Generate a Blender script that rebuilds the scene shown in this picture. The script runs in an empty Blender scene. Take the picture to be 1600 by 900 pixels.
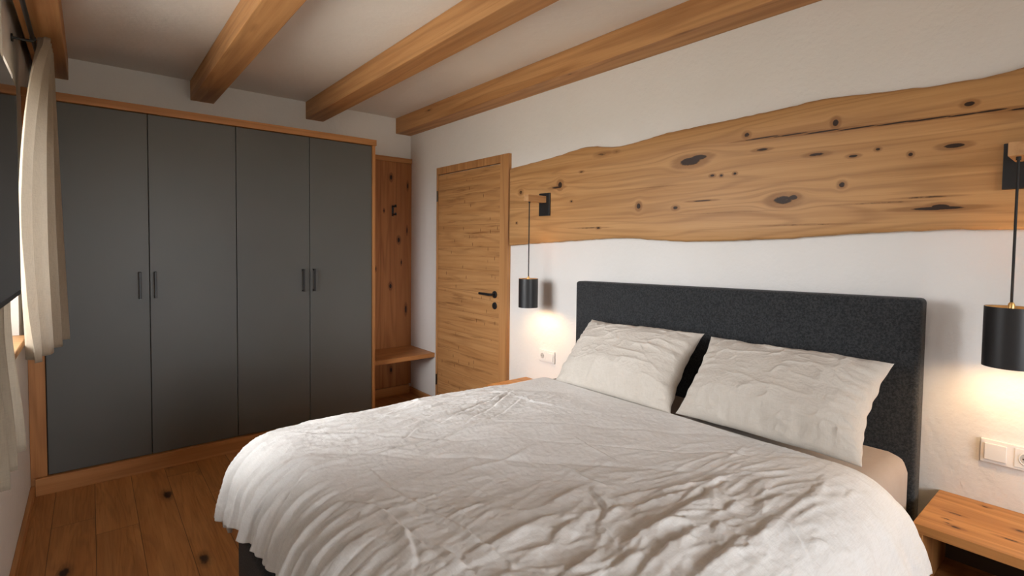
import bpy, bmesh, math, random
import numpy as np
from mathutils import Vector, Matrix

random.seed(4)
SC = bpy.context.scene
COL = SC.collection

# ------------------------------------------------------------------ room sizes (metres)
XL, XR = -0.268, 2.309          # window wall, headboard wall
YN, YF = -2.30, 4.308           # wall behind the viewer, wardrobe wall
ZC = 2.533                      # ceiling
YW = 3.748                      # wardrobe front
WT = 0.30                       # wall thickness
EYE = Vector((0, 0, 1.38))

# ------------------------------------------------------------------ camera
yaw, pitch, roll = math.radians(39.623), math.radians(-2.201), math.radians(-0.662)
FPX, CX, CY = 799.258, 802.446, 416.365
s, c = math.sin(yaw), math.cos(yaw); sp, cp = math.sin(pitch), math.cos(pitch); sr, cr = math.sin(roll), math.cos(roll)
R0 = Vector((c, -s, 0)); F = Vector((s*cp, c*cp, sp)); U0 = Vector((-s*sp, -c*sp, cp))
Rv = R0*cr - U0*sr; Uv = R0*sr + U0*cr
cam = bpy.data.cameras.new('camera'); camo = bpy.data.objects.new('camera', cam); COL.objects.link(camo)
m = Matrix((Rv, Uv, -F)).transposed().to_4x4(); m.translation = EYE; camo.matrix_world = m
cam.sensor_width = 36; cam.sensor_fit = 'HORIZONTAL'; cam.lens = FPX/1600*36
cam.shift_x = (800-CX)/1600; cam.shift_y = (CY-450)/1600; cam.clip_start = 0.02
SC.camera = camo

def bed_plane(u, v, z):
    """floor-plan position of a spot measured on the photograph, on the level z"""
    d = Rv*((u-CX)/FPX) - Uv*((v-CY)/FPX) + F
    t = (z-EYE.z)/d.z
    return (EYE.x+d.x*t, EYE.y+d.y*t)

# ------------------------------------------------------------------ node helper
class N:
    def __init__(self, name):
        self.m = bpy.data.materials.new(name); self.m.use_nodes = True
        self.t = self.m.node_tree; self.t.nodes.clear()
        self.out = self.t.nodes.new('ShaderNodeOutputMaterial')
    def n(self, typ, **kw):
        nd = self.t.nodes.new('ShaderNode'+typ)
        for k, v in kw.items():
            setattr(nd, k, v)
        return nd
    def put(self, sock, v):
        if isinstance(v, bpy.types.NodeSocket): self.t.links.new(v, sock)
        elif v is not None:
            if hasattr(sock, 'default_value'):
                if isinstance(v, (tuple, list)) and len(v) == 3 and len(sock.default_value) == 4: v = (*v, 1)
                sock.default_value = v
    def math(self, op, a, b=None, c=None, clamp=False):
        nd = self.n('Math', operation=op, use_clamp=clamp)
        self.put(nd.inputs[0], a); self.put(nd.inputs[1], b); self.put(nd.inputs[2], c)
        return nd.outputs[0]
    def vmath(self, op, a, b=None):
        nd = self.n('VectorMath', operation=op); self.put(nd.inputs[0], a); self.put(nd.inputs[1], b)
        return nd.outputs[1] if op in ('LENGTH', 'DISTANCE') else nd.outputs[0]
    def sep(self, v):
        nd = self.n('SeparateXYZ'); self.put(nd.inputs[0], v); return nd.outputs
    def comb(self, x, y, z):
        nd = self.n('CombineXYZ'); [self.put(nd.inputs[i], q) for i, q in enumerate((x, y, z))]; return nd.outputs[0]
    def noise(self, vec, scale=1, detail=2, rough=.5, dist=0):
        nd = self.n('TexNoise'); self.put(nd.inputs['Vector'], vec)
        nd.inputs['Scale'].default_value = scale; nd.inputs['Detail'].default_value = detail
        nd.inputs['Roughness'].default_value = rough; nd.inputs['Distortion'].default_value = dist
        return nd.outputs[0]
    def white(self, vec):
        nd = self.n('TexWhiteNoise', noise_dimensions='3D'); self.put(nd.inputs['Vector'], vec); return nd.outputs
    def voronoi(self, vec, scale=1, rnd=1):
        nd = self.n('TexVoronoi'); self.put(nd.inputs['Vector'], vec); nd.inputs['Scale'].default_value = scale
        nd.inputs['Randomness'].default_value = rnd
        return nd.outputs
    def ss(self, x, a, b):
        nd = self.n('MapRange', interpolation_type='SMOOTHSTEP', clamp=True)
        self.put(nd.inputs[0], x); nd.inputs[1].default_value = a; nd.inputs[2].default_value = b
        nd.inputs[3].default_value = 0; nd.inputs[4].default_value = 1
        return nd.outputs[0]
    def mix(self, f, a, b, mode='MIX'):
        nd = self.n('Mix', data_type='RGBA', blend_type=mode)
        self.put(nd.inputs[0], f); self.put(nd.inputs[6], a); self.put(nd.inputs[7], b)
        return nd.outputs[2]
    def bump(self, h, strength=.2, dist=.005, normal=None):
        nd = self.n('Bump'); nd.inputs['Strength'].default_value = strength; nd.inputs['Distance'].default_value = dist
        self.put(nd.inputs['Height'], h)
        if normal is not None: self.put(nd.inputs['Normal'], normal)
        return nd.outputs[0]
    def obj(self):
        return self.n('TexCoord').outputs['Object']
    def rnd(self):
        return self.n('ObjectInfo').outputs['Random']
    def bsdf(self, color, rough=.5, normal=None, metallic=0, spec=.5, sheen=0, **kw):
        b = self.n('BsdfPrincipled')
        self.put(b.inputs['Base Color'], color); self.put(b.inputs['Roughness'], rough)
        b.inputs['Metallic'].default_value = metallic; b.inputs['Specular IOR Level'].default_value = spec
        if sheen: b.inputs['Sheen Weight'].default_value = sheen; b.inputs['Sheen Roughness'].default_value = .6
        if normal is not None: self.put(b.inputs['Normal'], normal)
        for k, v in kw.items(): self.put(b.inputs[k], v)
        self.t.links.new(b.outputs[0], self.out.inputs[0])
        self.last = b
        return self.m

def plain(name, col, rough=.5, metallic=0, spec=.5):
    return N(name).bsdf(col, rough, None, metallic, spec)

def wood(name, axis, light, mid, dark, rough=.5, knots=.35, knot_scale=(2.2, 9), rings=7, seed=0.0,
         boards=None, marks=None, flecks=0, per_object=True, bump=.12, contrast=1.0, flat=False):
    """sawn timber: growth rings drawn out along the grain, fine pores, scattered knots; marks = measured knots and cracks"""
    w = N(name); o = w.obj(); x, y, z = w.sep(o)
    a, b, cc = {'X': (x, y, z), 'Y': (y, z, x), 'Z': (z, x, y)}[axis]
    if flat: b, cc = cc, b
    off = w.math('ADD', w.math('MULTIPLY', w.rnd(), 31.7), seed) if per_object else seed
    marksum = None
    if marks:
        for (ka, kb, ra, rb, st, bend) in marks:
            da = w.math('DIVIDE', w.math('SUBTRACT', a, ka), ra); db = w.math('DIVIDE', w.math('SUBTRACT', b, kb), rb)
            r2 = w.math('MULTIPLY_ADD', da, da, w.math('MULTIPLY', db, db))
            g = w.math('MULTIPLY', w.math('POWER', 2.718, w.math('MULTIPLY', r2, -.22)), w.math('MULTIPLY', db, bend*rb))
            dd = w.math('MULTIPLY', w.ss(r2, 1.5, .1), st); hh = w.math('MULTIPLY', w.ss(r2, 5.5, .3), st)
            if marksum is None: marksum, bsum, halo_ = dd, g, hh
            else: marksum = w.math('MAXIMUM', marksum, dd); bsum = w.math('ADD', bsum, g); halo_ = w.math('MAXIMUM', halo_, hh)
    tint = None
    a0, b0 = a, b
    if boards:                                                     # boards of given width, each its own piece of tree
        wid, vert = boards
        k = w.math('FLOOR', w.math('DIVIDE', b, wid))
        wn = w.white(w.comb(k, seed, 3.1))
        tint = wn[0]
        a = w.math('ADD', a, w.math('MULTIPLY', tint, 17)); cc = w.math('ADD', cc, w.math('MULTIPLY', k, 3.7))
    if marks: b = w.math('SUBTRACT', b, bsum)
    a = w.math('ADD', a, off); cc2 = w.math('ADD', cc, w.math('MULTIPLY', off, .37))
    fine0 = w.noise(w.comb(w.math('MULTIPLY', a, 2.2), w.math('MULTIPLY', b, 55), w.math('MULTIPLY', cc2, 55)), 1, 3, .6)
    p = w.comb(w.math('MULTIPLY', a, .42), w.math('MULTIPLY', b, 6.5), w.math('MULTIPLY', cc2, 6.5))
    n1 = w.noise(p, 1, 2, .45, .2)
    rg = w.math('PINGPONG', w.math('MULTIPLY_ADD', fine0, .16, w.math('MULTIPLY', n1, rings)), .5)
    rg = w.ss(rg, .0, .30)
    p2 = w.comb(w.math('MULTIPLY', a, 3), w.math('MULTIPLY', b, 130), w.math('MULTIPLY', cc2, 130))
    fine = w.noise(p2, 1, 3, .6)
    p3 = w.comb(w.math('MULTIPLY', a, .8), w.math('MULTIPLY', b, 22), w.math('MULTIPLY', cc2, 22))
    streak = w.noise(p3, 1, 5, .62, .2)
    col = w.mix(w.ss(streak, .3, .72), light, mid)
    col = w.mix(w.math('MULTIPLY', w.math('SUBTRACT', 1, rg), .30*contrast), col, dark)
    col = w.mix(w.math('MULTIPLY', w.ss(fine, .52, .8), .30*contrast), col, dark)
    if tint is not None:
        col = w.mix(w.math('MULTIPLY', tint, .45), col, mid)
        e = w.math('PINGPONG', w.math('DIVIDE', b0, boards[0]), .5)
        col = w.mix(w.math('MULTIPLY', w.ss(e, .012, .003), .40), col, (dark[0]*.3, dark[1]*.3, dark[2]*.3))
    h = fine
    if knots:
        wob = w.noise(w.comb(w.math('MULTIPLY', a, 20), w.math('MULTIPLY', b, 60), w.math('MULTIPLY', cc2, 60)), 1, 2)
        vo = w.voronoi(w.comb(w.math('MULTIPLY', a, knot_scale[0]), w.math('MULTIPLY', b, knot_scale[1]), w.math('MULTIPLY', cc2, knot_scale[1])), 1)
        gate = w.sep(vo[1])
        rad = w.math('MULTIPLY', w.math('MULTIPLY', gate[1], gate[1]), .17)
        dist = w.math('ADD', vo[0], w.math('MULTIPLY', w.math('SUBTRACT', wob, .5), .12))
        on = w.math('LESS_THAN', gate[0], knots)
        kk = w.math('MULTIPLY', w.ss(w.math('SUBTRACT', dist, rad), .05, -.02), on)
        halo = w.math('MULTIPLY', w.ss(w.math('SUBTRACT', dist, rad), .22, .0), on)
        col = w.mix(w.math('MULTIPLY', halo, .45), col, dark)
        col = w.mix(w.math('MULTIPLY', kk, .85), col, (dark[0]*.22, dark[1]*.2, dark[2]*.2))
    if flecks:
        vo = w.voronoi(w.comb(w.math('MULTIPLY', a, 17), w.math('MULTIPLY', b, 12), w.math('MULTIPLY', cc2, 1)), 1)
        g = w.sep(vo[1]); on = w.math('LESS_THAN', g[0], flecks)
        sx = w.comb(w.math('MULTIPLY', a, 48), w.math('MULTIPLY', b, 13), 0)
        vo2 = w.voronoi(sx, 1); g2 = w.sep(vo2[1])
        f = w.math('MULTIPLY', w.ss(vo2[0], .26, .12), w.math('LESS_THAN', g2[0], flecks))
        col = w.mix(w.math('MULTIPLY', f, .7), col, (dark[0]*.4, dark[1]*.36, dark[2]*.3))
        dk = w.noise(w.comb(w.math('MULTIPLY', a, 1.6), w.math('MULTIPLY', b, 22), cc2), 1, 5, .65)
        col = w.mix(w.math('MULTIPLY', w.ss(dk, .53, .72), .7), col, (dark[0]*.75, dark[1]*.7, dark[2]*.65))
    if marks:
        wob = w.noise(w.comb(w.math('MULTIPLY', a0, 34), w.math('MULTIPLY', b0, 95), 0), 1, 4, .7)
        wob2 = w.noise(w.comb(w.math('MULTIPLY', a0, 12), w.math('MULTIPLY', b0, 60), 3), 1, 4, .7)
        msum = w.math('MULTIPLY', marksum, w.math('MULTIPLY_ADD', wob, 1.5, .28))
        col = w.mix(w.math('MULTIPLY', w.ss(w.math('MULTIPLY', halo_, w.math('MULTIPLY_ADD', wob2, 1.3, .2)), .08, .75), .62), col, dark)
        mk = w.ss(msum, .45, .80)
        col = w.mix(w.math('MULTIPLY', mk, .96), col, (dark[0]*.09, dark[1]*.075, dark[2]*.07))
        h = w.math('SUBTRACT', h, w.math('MULTIPLY', mk, 2.0))
    rr = w.math('MULTIPLY_ADD', fine, .18, rough-.09)
    return w.bsdf(col, rr, w.bump(h, bump, .002), spec=.35)

# ------------------------------------------------------------------ materials
OAK_L, OAK_M, OAK_D = (.54, .275, .105), (.38, .175, .058), (.20, .080, .024)
M = {}
def plaster(name, col, scale=55, strength=.35):
    w = N(name); o = w.obj()
    big = w.noise(o, 3.0, 3, .55); fine = w.noise(o, scale, 4, .6); med = w.noise(o, scale*.32, 2, .5)
    colr = w.mix(w.math('MULTIPLY', w.ss(big, .3, .75), .35), col, (col[0]*.93, col[1]*.925, col[2]*.91))
    h = w.math('ADD', w.math('MULTIPLY', fine, .6), med)
    return w.bsdf(colr, .9, w.bump(h, strength*1.5, .006), spec=.15)
M['wall'] = plaster('white_plaster', (.80, .782, .75))
M['ceiling'] = plaster('ceiling_plaster', (.84, .805, .755), 40, .25)

def floor_mat():
    w = N('brown_oak_floor'); o = w.obj(); x, y, z = w.sep(o)
    row = w.math('FLOOR', w.math('DIVIDE', x, .165))
    sh = w.math('MULTIPLY', w.white(w.comb(row, 2.2, 0))[0], 1.9)
    yy = w.math('DIVIDE', w.math('ADD', y, sh), 1.9); pid = w.math('FLOOR', yy)
    wn = w.white(w.comb(row, pid, 5.0)); r = wn[0]
    ex = w.math('PINGPONG', w.math('DIVIDE', x, .165), .5); ey = w.math('PINGPONG', yy, .5)
    gap = w.math('MAXIMUM', w.ss(ex, .011, .003), w.ss(ey, .0011, .0003))
    a = w.math('MULTIPLY_ADD', r, 23, y); b = w.math('MULTIPLY_ADD', row, 1.3, x)
    n1 = w.noise(w.comb(w.math('MULTIPLY', a, .9), w.math('MULTIPLY', b, 7), 0), 1, 3, .5, .9)
    rg = w.ss(w.math('PINGPONG', w.math('MULTIPLY', n1, 9), .5), 0, .45)
    fine = w.noise(w.comb(w.math('MULTIPLY', a, 4), w.math('MULTIPLY', b, 140), 0), 1, 3, .6)
    st = w.noise(w.comb(w.math('MULTIPLY', a, 1.3), w.math('MULTIPLY', b, 15), 0), 1, 4, .6, .4)
    col = w.mix(w.ss(st, .3, .7), (.56, .265, .090), (.41, .172, .050))
    col = w.mix(w.math('MULTIPLY', r, .5), col, (.31, .122, .033))
    col = w.mix(w.math('MULTIPLY', w.math('SUBTRACT', 1, rg), .22), col, (.14, .048, .012))
    col = w.mix(w.math('MULTIPLY', w.ss(fine, .5, .8), .35), col, (.06, .02, .005))
    wob = w.noise(w.comb(w.math('MULTIPLY', a, 25), w.math('MULTIPLY', b, 50), 0), 1, 2)
    vo = w.voronoi(w.comb(w.math('MULTIPLY', a, 3.2), w.math('MULTIPLY', b, 8), 0), 1); g = w.sep(vo[1])
    dist = w.math('SUBTRACT', w.math('MULTIPLY_ADD', wob, .16, vo[0]), w.math('MULTIPLY_ADD', g[1], .12, .08))
    on = w.math('LESS_THAN', g[0], .42)
    col = w.mix(w.math('MULTIPLY', w.math('MULTIPLY', w.ss(dist, .26, .0), on), .55), col, (.06, .018, .004))
    col = w.mix(w.math('MULTIPLY', w.math('MULTIPLY', w.ss(dist, .08, .0), on), .9), col, (.012, .006, .003))
    col = w.mix(w.math('MULTIPLY', gap, .8), col, (.02, .008, .003))
    h = w.math('SUBTRACT', fine, w.math('MULTIPLY', gap, 3))
    return w.bsdf(col, w.math('MULTIPLY_ADD', fine, .2, .40), w.bump(h, .15, .002), spec=.4)
M['floor'] = floor_mat()

M['beam'] = wood('beam_larch', 'Y', (.57, .305, .125), (.44, .208, .076), (.21, .082, .025), knots=.30, knot_scale=(2.6, 11), rings=6, rough=.55)
M['oak_x'] = wood('oak_along_wardrobe', 'X', (.50, .235, .085), (.38, .165, .052), (.20, .075, .022), knots=.2, knot_scale=(2.2, 16), seed=3.0)
M['oak_z'] = wood('oak_upright', 'Z', (.47, .215, .075), (.35, .148, .046), (.18, .066, .02), knots=.25, knot_scale=(2.6, 13), seed=7.0)
M['oak_y'] = wood('oak_along_wall', 'Y', (.50, .24, .088), (.38, .165, .052), (.20, .075, .022), knots=.2, knot_scale=(2.4, 14), seed=11.0)
PANEL_MARKS = [(z, x-2.0, rz, rx, 1., .8) for x, z, rx, rz in ((2.102,1.994,.013,.026),(2.179,1.43,.014,.026),(2.098,1.01,.013,.024),(2.253,.789,.010,.040),
    (2.106,.24,.010,.024),(2.268,1.93,.008,.03),(1.95,1.17,.010,.02),(2.206,1.225,.006,.02),(2.034,1.69,.006,.014),(2.263,1.52,.006,.03),(1.86,.9,.012,.025),(1.80,1.6,.012,.02))]
M['panel'] = wood('knotty_panel_boards', 'Z', (.42, .175, .056), (.31, .115, .034), (.13, .040, .011), knots=.2, knot_scale=(3.5, 14),
                  seed=5.0, boards=(.155, True), rings=9, per_object=False, marks=PANEL_MARKS)
M['door'] = wood('aged_spruce_door', 'Y', (.57, .315, .130), (.45, .222, .080), (.22, .085, .026), knots=.10, knot_scale=(3, 12),
                 boards=(.172, False), rings=9, flecks=.17, seed=2.0, per_object=False)
M['casing'] = wood('door_casing_wood', 'Z', (.53, .275, .108), (.42, .195, .067), (.20, .078, .024), knots=.08, knot_scale=(2, 12), seed=9.0)
M['nightstand'] = wood('nightstand_oak', 'Y', (.56, .27, .092), (.42, .18, .052), (.20, .07, .02), knots=.40, knot_scale=(6.0, 15), rings=10, seed=1.0)
NS_MARKS = [(y-.1925, x-2.134, ry, rx*.8, .72, .5) for x, y, ry, rx in ((2.13,.332,.022,.008),(2.068,.342,.010,.006),(2.028,.312,.016,.010),(2.066,.199,.026,.007),(2.155,.185,.014,.009),(2.04,.335,.007,.004),(2.27,.278,.012,.008),(2.10,.08,.02,.008),(2.02,.03,.014,.01))]
M['nightstand_top'] = wood('nightstand_oak_top', 'Y', (.62, .31, .108), (.48, .215, .064), (.24, .085, .024), knots=0, rings=10, seed=1.0, marks=NS_MARKS, per_object=False, flat=True)
M['nightstand_z'] = wood('nightstand_oak_upright', 'Z', (.50, .24, .082), (.38, .165, .05), (.20, .07, .02), knots=.2, knot_scale=(4, 14), seed=1.5)
M['pale'] = wood('pale_oak_arm', 'X', (.62, .36, .17), (.52, .28, .12), (.34, .16, .06), knots=0, rings=12, seed=4.0)

def front_mat():
    w = N('anthracite_door_front'); o = w.obj()
    f = w.noise(o, 420, 2, .6); b = w.noise(o, 2.2, 2)
    col = w.mix(w.ss(b, .3, .7), (.086, .088, .081), (.094, .095, .088))
    return w.bsdf(col, w.math('MULTIPLY_ADD', f, .12, .36), w.bump(f, .06, .001), spec=.45)
M['front'] = front_mat()
M['black'] = plain('matt_black_metal', (.012, .012, .013), .42, 0, .5)
M['handle'] = plain('dark_handle_metal', (.02, .02, .02), .4, .3)
M['brass'] = plain('brass', (.80, .50, .18), .35, 1)
M['gold'] = plain('gold_lining', (.85, .55, .22), .45, .6)
M['cord'] = plain('black_cord', (.012, .012, .012), .7)
M['white_plastic'] = plain('white_plastic', (.82, .80, .77), .32)
M['socket_dark'] = plain('socket_hole', (.06, .055, .05), .5)
M['bezel'] = plain('television_bezel', (.01, .01, .011), .35)
M['screen'] = plain('television_screen', (.004, .004, .005), .06, 0, .5)
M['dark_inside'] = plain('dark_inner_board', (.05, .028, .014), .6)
M['steel'] = plain('hinge_steel', (.05, .04, .03), .4, .8)

def felt(name, col):
    w = N(name); o = w.obj()
    f = w.noise(o, 420, 3, .7); g = w.noise(o, 140, 4, .72)
    cc = w.mix(w.ss(g, .38, .66), (col[0]*.55, col[1]*.55, col[2]*.55), (col[0]*1.55, col[1]*1.55, col[2]*1.5))
    cc = w.mix(w.math('MULTIPLY', w.ss(f, .5, .75), .45), cc, (col[0]*2.3, col[1]*2.3, col[2]*2.2))
    return w.bsdf(cc, .95, w.bump(w.math('ADD', f, g), .35, .003), spec=.1, sheen=.12)
M['felt'] = felt('charcoal_felt', (.027, .0285, .031))

def linen(name, col, weave=650, translucent=0, bumpy=.22, stripes=.10):
    w = N(name); o = w.obj(); x, y, z = w.sep(o)
    wx = w.noise(w.comb(w.math('MULTIPLY', x, weave), w.math('MULTIPLY', y, 26), w.math('MULTIPLY', z, 26)), 1, 2)
    wy = w.noise(w.comb(w.math('MULTIPLY', x, 26), w.math('MULTIPLY', y, weave), w.math('MULTIPLY', z, 26)), 1, 2)
    wz = w.noise(w.comb(w.math('MULTIPLY', x, 40), w.math('MULTIPLY', y, 40), w.math('MULTIPLY', z, weave)), 1, 2)
    we = w.math('ADD', w.math('ADD', wx, wy), wz)
    mott = w.noise(o, 9, 4, .6); cr = w.math('ADD', w.noise(o, 60, 4, .65, .6), w.math('MULTIPLY', w.math('ABSOLUTE', w.math('SUBTRACT', w.noise(o, 26, 3, .6, 1.2), .5)), -2.2))
    cc = w.mix(w.math('MULTIPLY', w.ss(mott, .35, .7), .5), col, (col[0]*.92, col[1]*.905, col[2]*.885))
    cc = w.mix(w.math('MULTIPLY', w.ss(we, 1.35, 1.75), stripes*2.2), cc, (col[0]*.72, col[1]*.69, col[2]*.65))
    nrm = w.bump(w.math('MULTIPLY_ADD', we, .35, w.math('MULTIPLY', cr, 1.6)), bumpy, .0035)
    mat = w.bsdf(cc, .92, nrm, spec=.12, sheen=.10)
    if translucent:
        tr = w.n('BsdfTranslucent'); w.put(tr.inputs['Color'], (.85, .80, .72)); w.put(tr.inputs['Normal'], nrm)
        mx = w.n('MixShader'); mx.inputs[0].default_value = translucent
        w.t.links.new(w.last.outputs[0], mx.inputs[1]); w.t.links.new(tr.outputs[0], mx.inputs[2]); w.t.links.new(mx.outputs[0], w.out.inputs[0])
    return mat
M['duvet'] = linen('stonewashed_linen', (.79, .785, .77))
M['pillow'] = linen('beige_linen', (.58, .535, .475))
M['sheet'] = linen('taupe_jersey', (.40, .335, .285), 900, 0, .06, .04)
M['curtain'] = linen('natural_curtain_linen', (.40, .335, .25), 420, .30, .15, .25)

def glass_mat():
    w = N('window_glass')
    tr = w.n('BsdfTransparent'); gl = w.n('BsdfGlossy'); gl.inputs['Roughness'].default_value = .0
    fr = w.n('Fresnel'); fr.inputs[0].default_value = 1.45
    mx = w.n('MixShader'); w.t.links.new(fr.outputs[0], mx.inputs[0]); w.t.links.new(tr.outputs[0], mx.inputs[1]); w.t.links.new(gl.outputs[0], mx.inputs[2])
    w.t.links.new(mx.outputs[0], w.out.inputs[0]); return w.m
M['glass'] = glass_mat()
def bulb_mat():
    w = N('warm_bulb'); e = w.n('Emission'); e.inputs[0].default_value = (1, .66, .34, 1); e.inputs[1].default_value = 165
    w.t.links.new(e.outputs[0], w.out.inputs[0]); return w.m
M['bulb'] = bulb_mat()
M['window_wood'] = wood('window_frame_wood', 'Z', (.50, .24, .088), (.38, .165, .052), (.2, .075, .022), knots=.05, seed=13.0)

# ------------------------------------------------------------------ mesh helpers (world coordinates; the origin moves to the thing)
def add_box(bm, lo, hi, bev=0, seg=2):
    x0, y0, z0 = lo; x1, y1, z1 = hi
    vs = [bm.verts.new(p) for p in ((x0,y0,z0),(x1,y0,z0),(x1,y1,z0),(x0,y1,z0),(x0,y0,z1),(x1,y0,z1),(x1,y1,z1),(x0,y1,z1))]
    fs = [bm.faces.new([vs[i] for i in f]) for f in ((0,3,2,1),(4,5,6,7),(0,1,5,4),(1,2,6,5),(2,3,7,6),(3,0,4,7))]
    if bev:
        es = list({e for f in fs for e in f.edges})
        bmesh.ops.bevel(bm, geom=es, offset=bev, segments=seg, affect='EDGES', profile=.5)
def box(lo, hi, bev=0, seg=2):
    bm = bmesh.new(); add_box(bm, lo, hi, bev, seg); return bm
def add_lathe(bm, cx, cy, prof, seg=48, closed=True):
    rings = []
    for r, z in prof:
        if r < 1e-6: rings.append([bm.verts.new((cx, cy, z))])
        else: rings.append([bm.verts.new((cx+r*math.cos(2*math.pi*i/seg), cy+r*math.sin(2*math.pi*i/seg), z)) for i in range(seg)])
    for A, B in zip(rings, rings[1:]):
        for i in range(seg):
            j = (i+1) % seg
            if len(A) == 1 and len(B) == 1: continue
            if len(A) == 1: bm.faces.new((A[0], B[i], B[j]))
            elif len(B) == 1: bm.faces.new((A[i], B[0], A[j]))
            else: bm.faces.new((A[i], B[i], B[j], A[j]))
def add_tube(bm, pts, r, seg=12):
    pts = [Vector(p) for p in pts]; prev = None; rings = []
    for i, p in enumerate(pts):
        d = (pts[min(i+1, len(pts)-1)]-pts[max(i-1, 0)]).normalized()
        if prev is None:
            up = Vector((0, 0, 1)) if abs(d.z) < .9 else Vector((1, 0, 0)); n1 = d.cross(up).normalized()
        else: n1 = (prev - d*prev.dot(d)).normalized()
        prev = n1; n2 = d.cross(n1)
        rings.append([bm.verts.new(p + n1*r*math.cos(2*math.pi*k/seg) + n2*r*math.sin(2*math.pi*k/seg)) for k in range(seg)])
    for A, B in zip(rings, rings[1:]):
        for k in range(seg):
            bm.faces.new((A[k], A[(k+1) % seg], B[(k+1) % seg], B[k]))
    bm.faces.new(rings[0][::-1]); bm.faces.new(rings[-1])
def link(name, me, parent=None, mat=None, origin=(0, 0, 0)):
    o = bpy.data.objects.new(name, me); COL.objects.link(o)
    if mat is not None and not me.materials: me.materials.append(mat)
    if parent: o.parent = parent
    return o
def root_origin(o):
    v = Vector((0, 0, 0))
    while o is not None: v = v + o.location; o = o.parent
    return v
def obj(name, bm, mat, parent=None, origin=None, smooth=False):
    """one mesh object; its points are given in the room's metres"""
    if parent is not None: og = root_origin(parent)
    else: og = Vector(origin if origin is not None else (0, 0, 0))
    bmesh.ops.recalc_face_normals(bm, faces=bm.faces)
    bmesh.ops.translate(bm, verts=bm.verts, vec=-og)
    me = bpy.data.meshes.new(name); bm.to_mesh(me); bm.free()
    if smooth:
        for p in me.polygons: p.use_smooth = True
    me.materials.append(mat)
    o = bpy.data.objects.new(name, me); COL.objects.link(o)
    if parent is not None: o.parent = parent
    else: o.location = og
    return o
def autosmooth(o, ang=35):
    me = o.data
    for p in me.polygons: p.use_smooth = True
    try: me.set_sharp_from_angle(angle=math.radians(ang))
    except Exception: pass
def thing(name, loc, label=None, cat=None, group=None):
    o = bpy.data.objects.new(name, None); COL.objects.link(o); o.location = loc; o.empty_display_size = .1
    if label: tag(o, label, cat, group)
    return o
def tag(o, label, cat, group=None):
    o['label'] = label; o['category'] = cat; o['kind'] = 'thing'
    if group: o['group'] = group
    return o
def struct(o):
    o['kind'] = 'structure'; return o

# ------------------------------------------------------------------ the room shell
struct(obj('floor', box((XL-WT, YN-WT, -.12), (XR+WT, YF+WT, 0)), M['floor']))
struct(obj('ceiling', box((XL-WT, YN-WT, ZC), (XR+WT, YF+WT, ZC+.2)), M['ceiling']))
struct(obj('wall_far', box((XL-WT, YF, 0), (XR+WT, YF+WT, ZC)), M['wall']))
struct(obj('wall_right', box((XR, YN, 0), (XR+WT, YF, ZC)), M['wall']))
WY0, WY1, WZ0, WZ1 = 1.72, 3.38, .90, 2.16           # window in the left wall
VX0, VX1, VZ0, VZ1 = 0.10, 1.60, .85, 2.15           # window behind the viewer
bm = bmesh.new()
add_box(bm, (XL-WT, YN, 0), (XL, WY0, ZC)); add_box(bm, (XL-WT, WY1, 0), (XL, YF, ZC))
add_box(bm, (XL-WT, WY0, 0), (XL, WY1, WZ0)); add_box(bm, (XL-WT, WY0, WZ1), (XL, WY1, ZC))
struct(obj('wall_left', bm, M['wall']))
bm = bmesh.new()
add_box(bm, (XL-WT, YN-WT, 0), (VX0, YN, ZC)); add_box(bm, (VX1, YN-WT, 0), (XR+WT, YN, ZC))
add_box(bm, (VX0, YN-WT, 0), (VX1, YN, VZ0)); add_box(bm, (VX0, YN-WT, VZ1), (VX1, YN, ZC))
struct(obj('wall_near', bm, M['wall']))

def window(name, axis, lo, hi, z0, z1, depth0, inner, sill=True):
    """a two-sash window set deep in the wall; axis = the direction it runs along"""
    def P(a, d, z): return (d, a, z) if axis == 'Y' else (a, d, z)
    mid = (lo+hi)/2; t = .07
    r = struct(thing(name, P(mid, depth0, z0)))
    def bx(bmx, a0, a1, d0, d1, q0, q1, bev=.004):
        A = P(a0, d0, q0); B = P(a1, d1, q1)
        add_box(bmx, tuple(min(i, j) for i, j in zip(A, B)), tuple(max(i, j) for i, j in zip(A, B)), bev)
    b = bmesh.new(); d0, d1 = depth0-.035, depth0+.035
    bx(b, lo, lo+t, d0, d1, z0, z1); bx(b, hi-t, hi, d0, d1, z0, z1)
    bx(b, lo+t, hi-t, d0, d1, z0, z0+t); bx(b, lo+t, hi-t, d0, d1, z1-t, z1)
    bx(b, mid-.05, mid+.05, d0, d1, z0+t, z1-t)
    obj('window_frame', b, M['window_wood'], r)
    for a0, a1 in ((lo+t, mid-.05), (mid+.05, hi-t)):
        b = bmesh.new(); bx(b, a0, a1, depth0-.004, depth0+.004, z0+t, z1-t, 0); obj('window_pane', b, M['glass'], r)
    if sill:
        b = bmesh.new(); bx(b, lo, hi, depth0+.035, inner, z0, z0+.03, .004)
        obj('window_sill', b, M['pale'], r)
    return r
window('window_1', 'Y', WY0, WY1, WZ0, WZ1, XL-.24, XL+.03)
window('window_2', 'X', VX0, VX1, VZ0, VZ1, YN-.2, YN+.03)

struct(obj('baseboard_left', box((XL, YN, 0), (XL+.018, YW-.0025, .055), .003), M['oak_y']))
bm = box((XR-.018, 3.80, 0), (XR, YF, .055), .003)
struct(obj('baseboard_right', bm, M['oak_y']))

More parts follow.
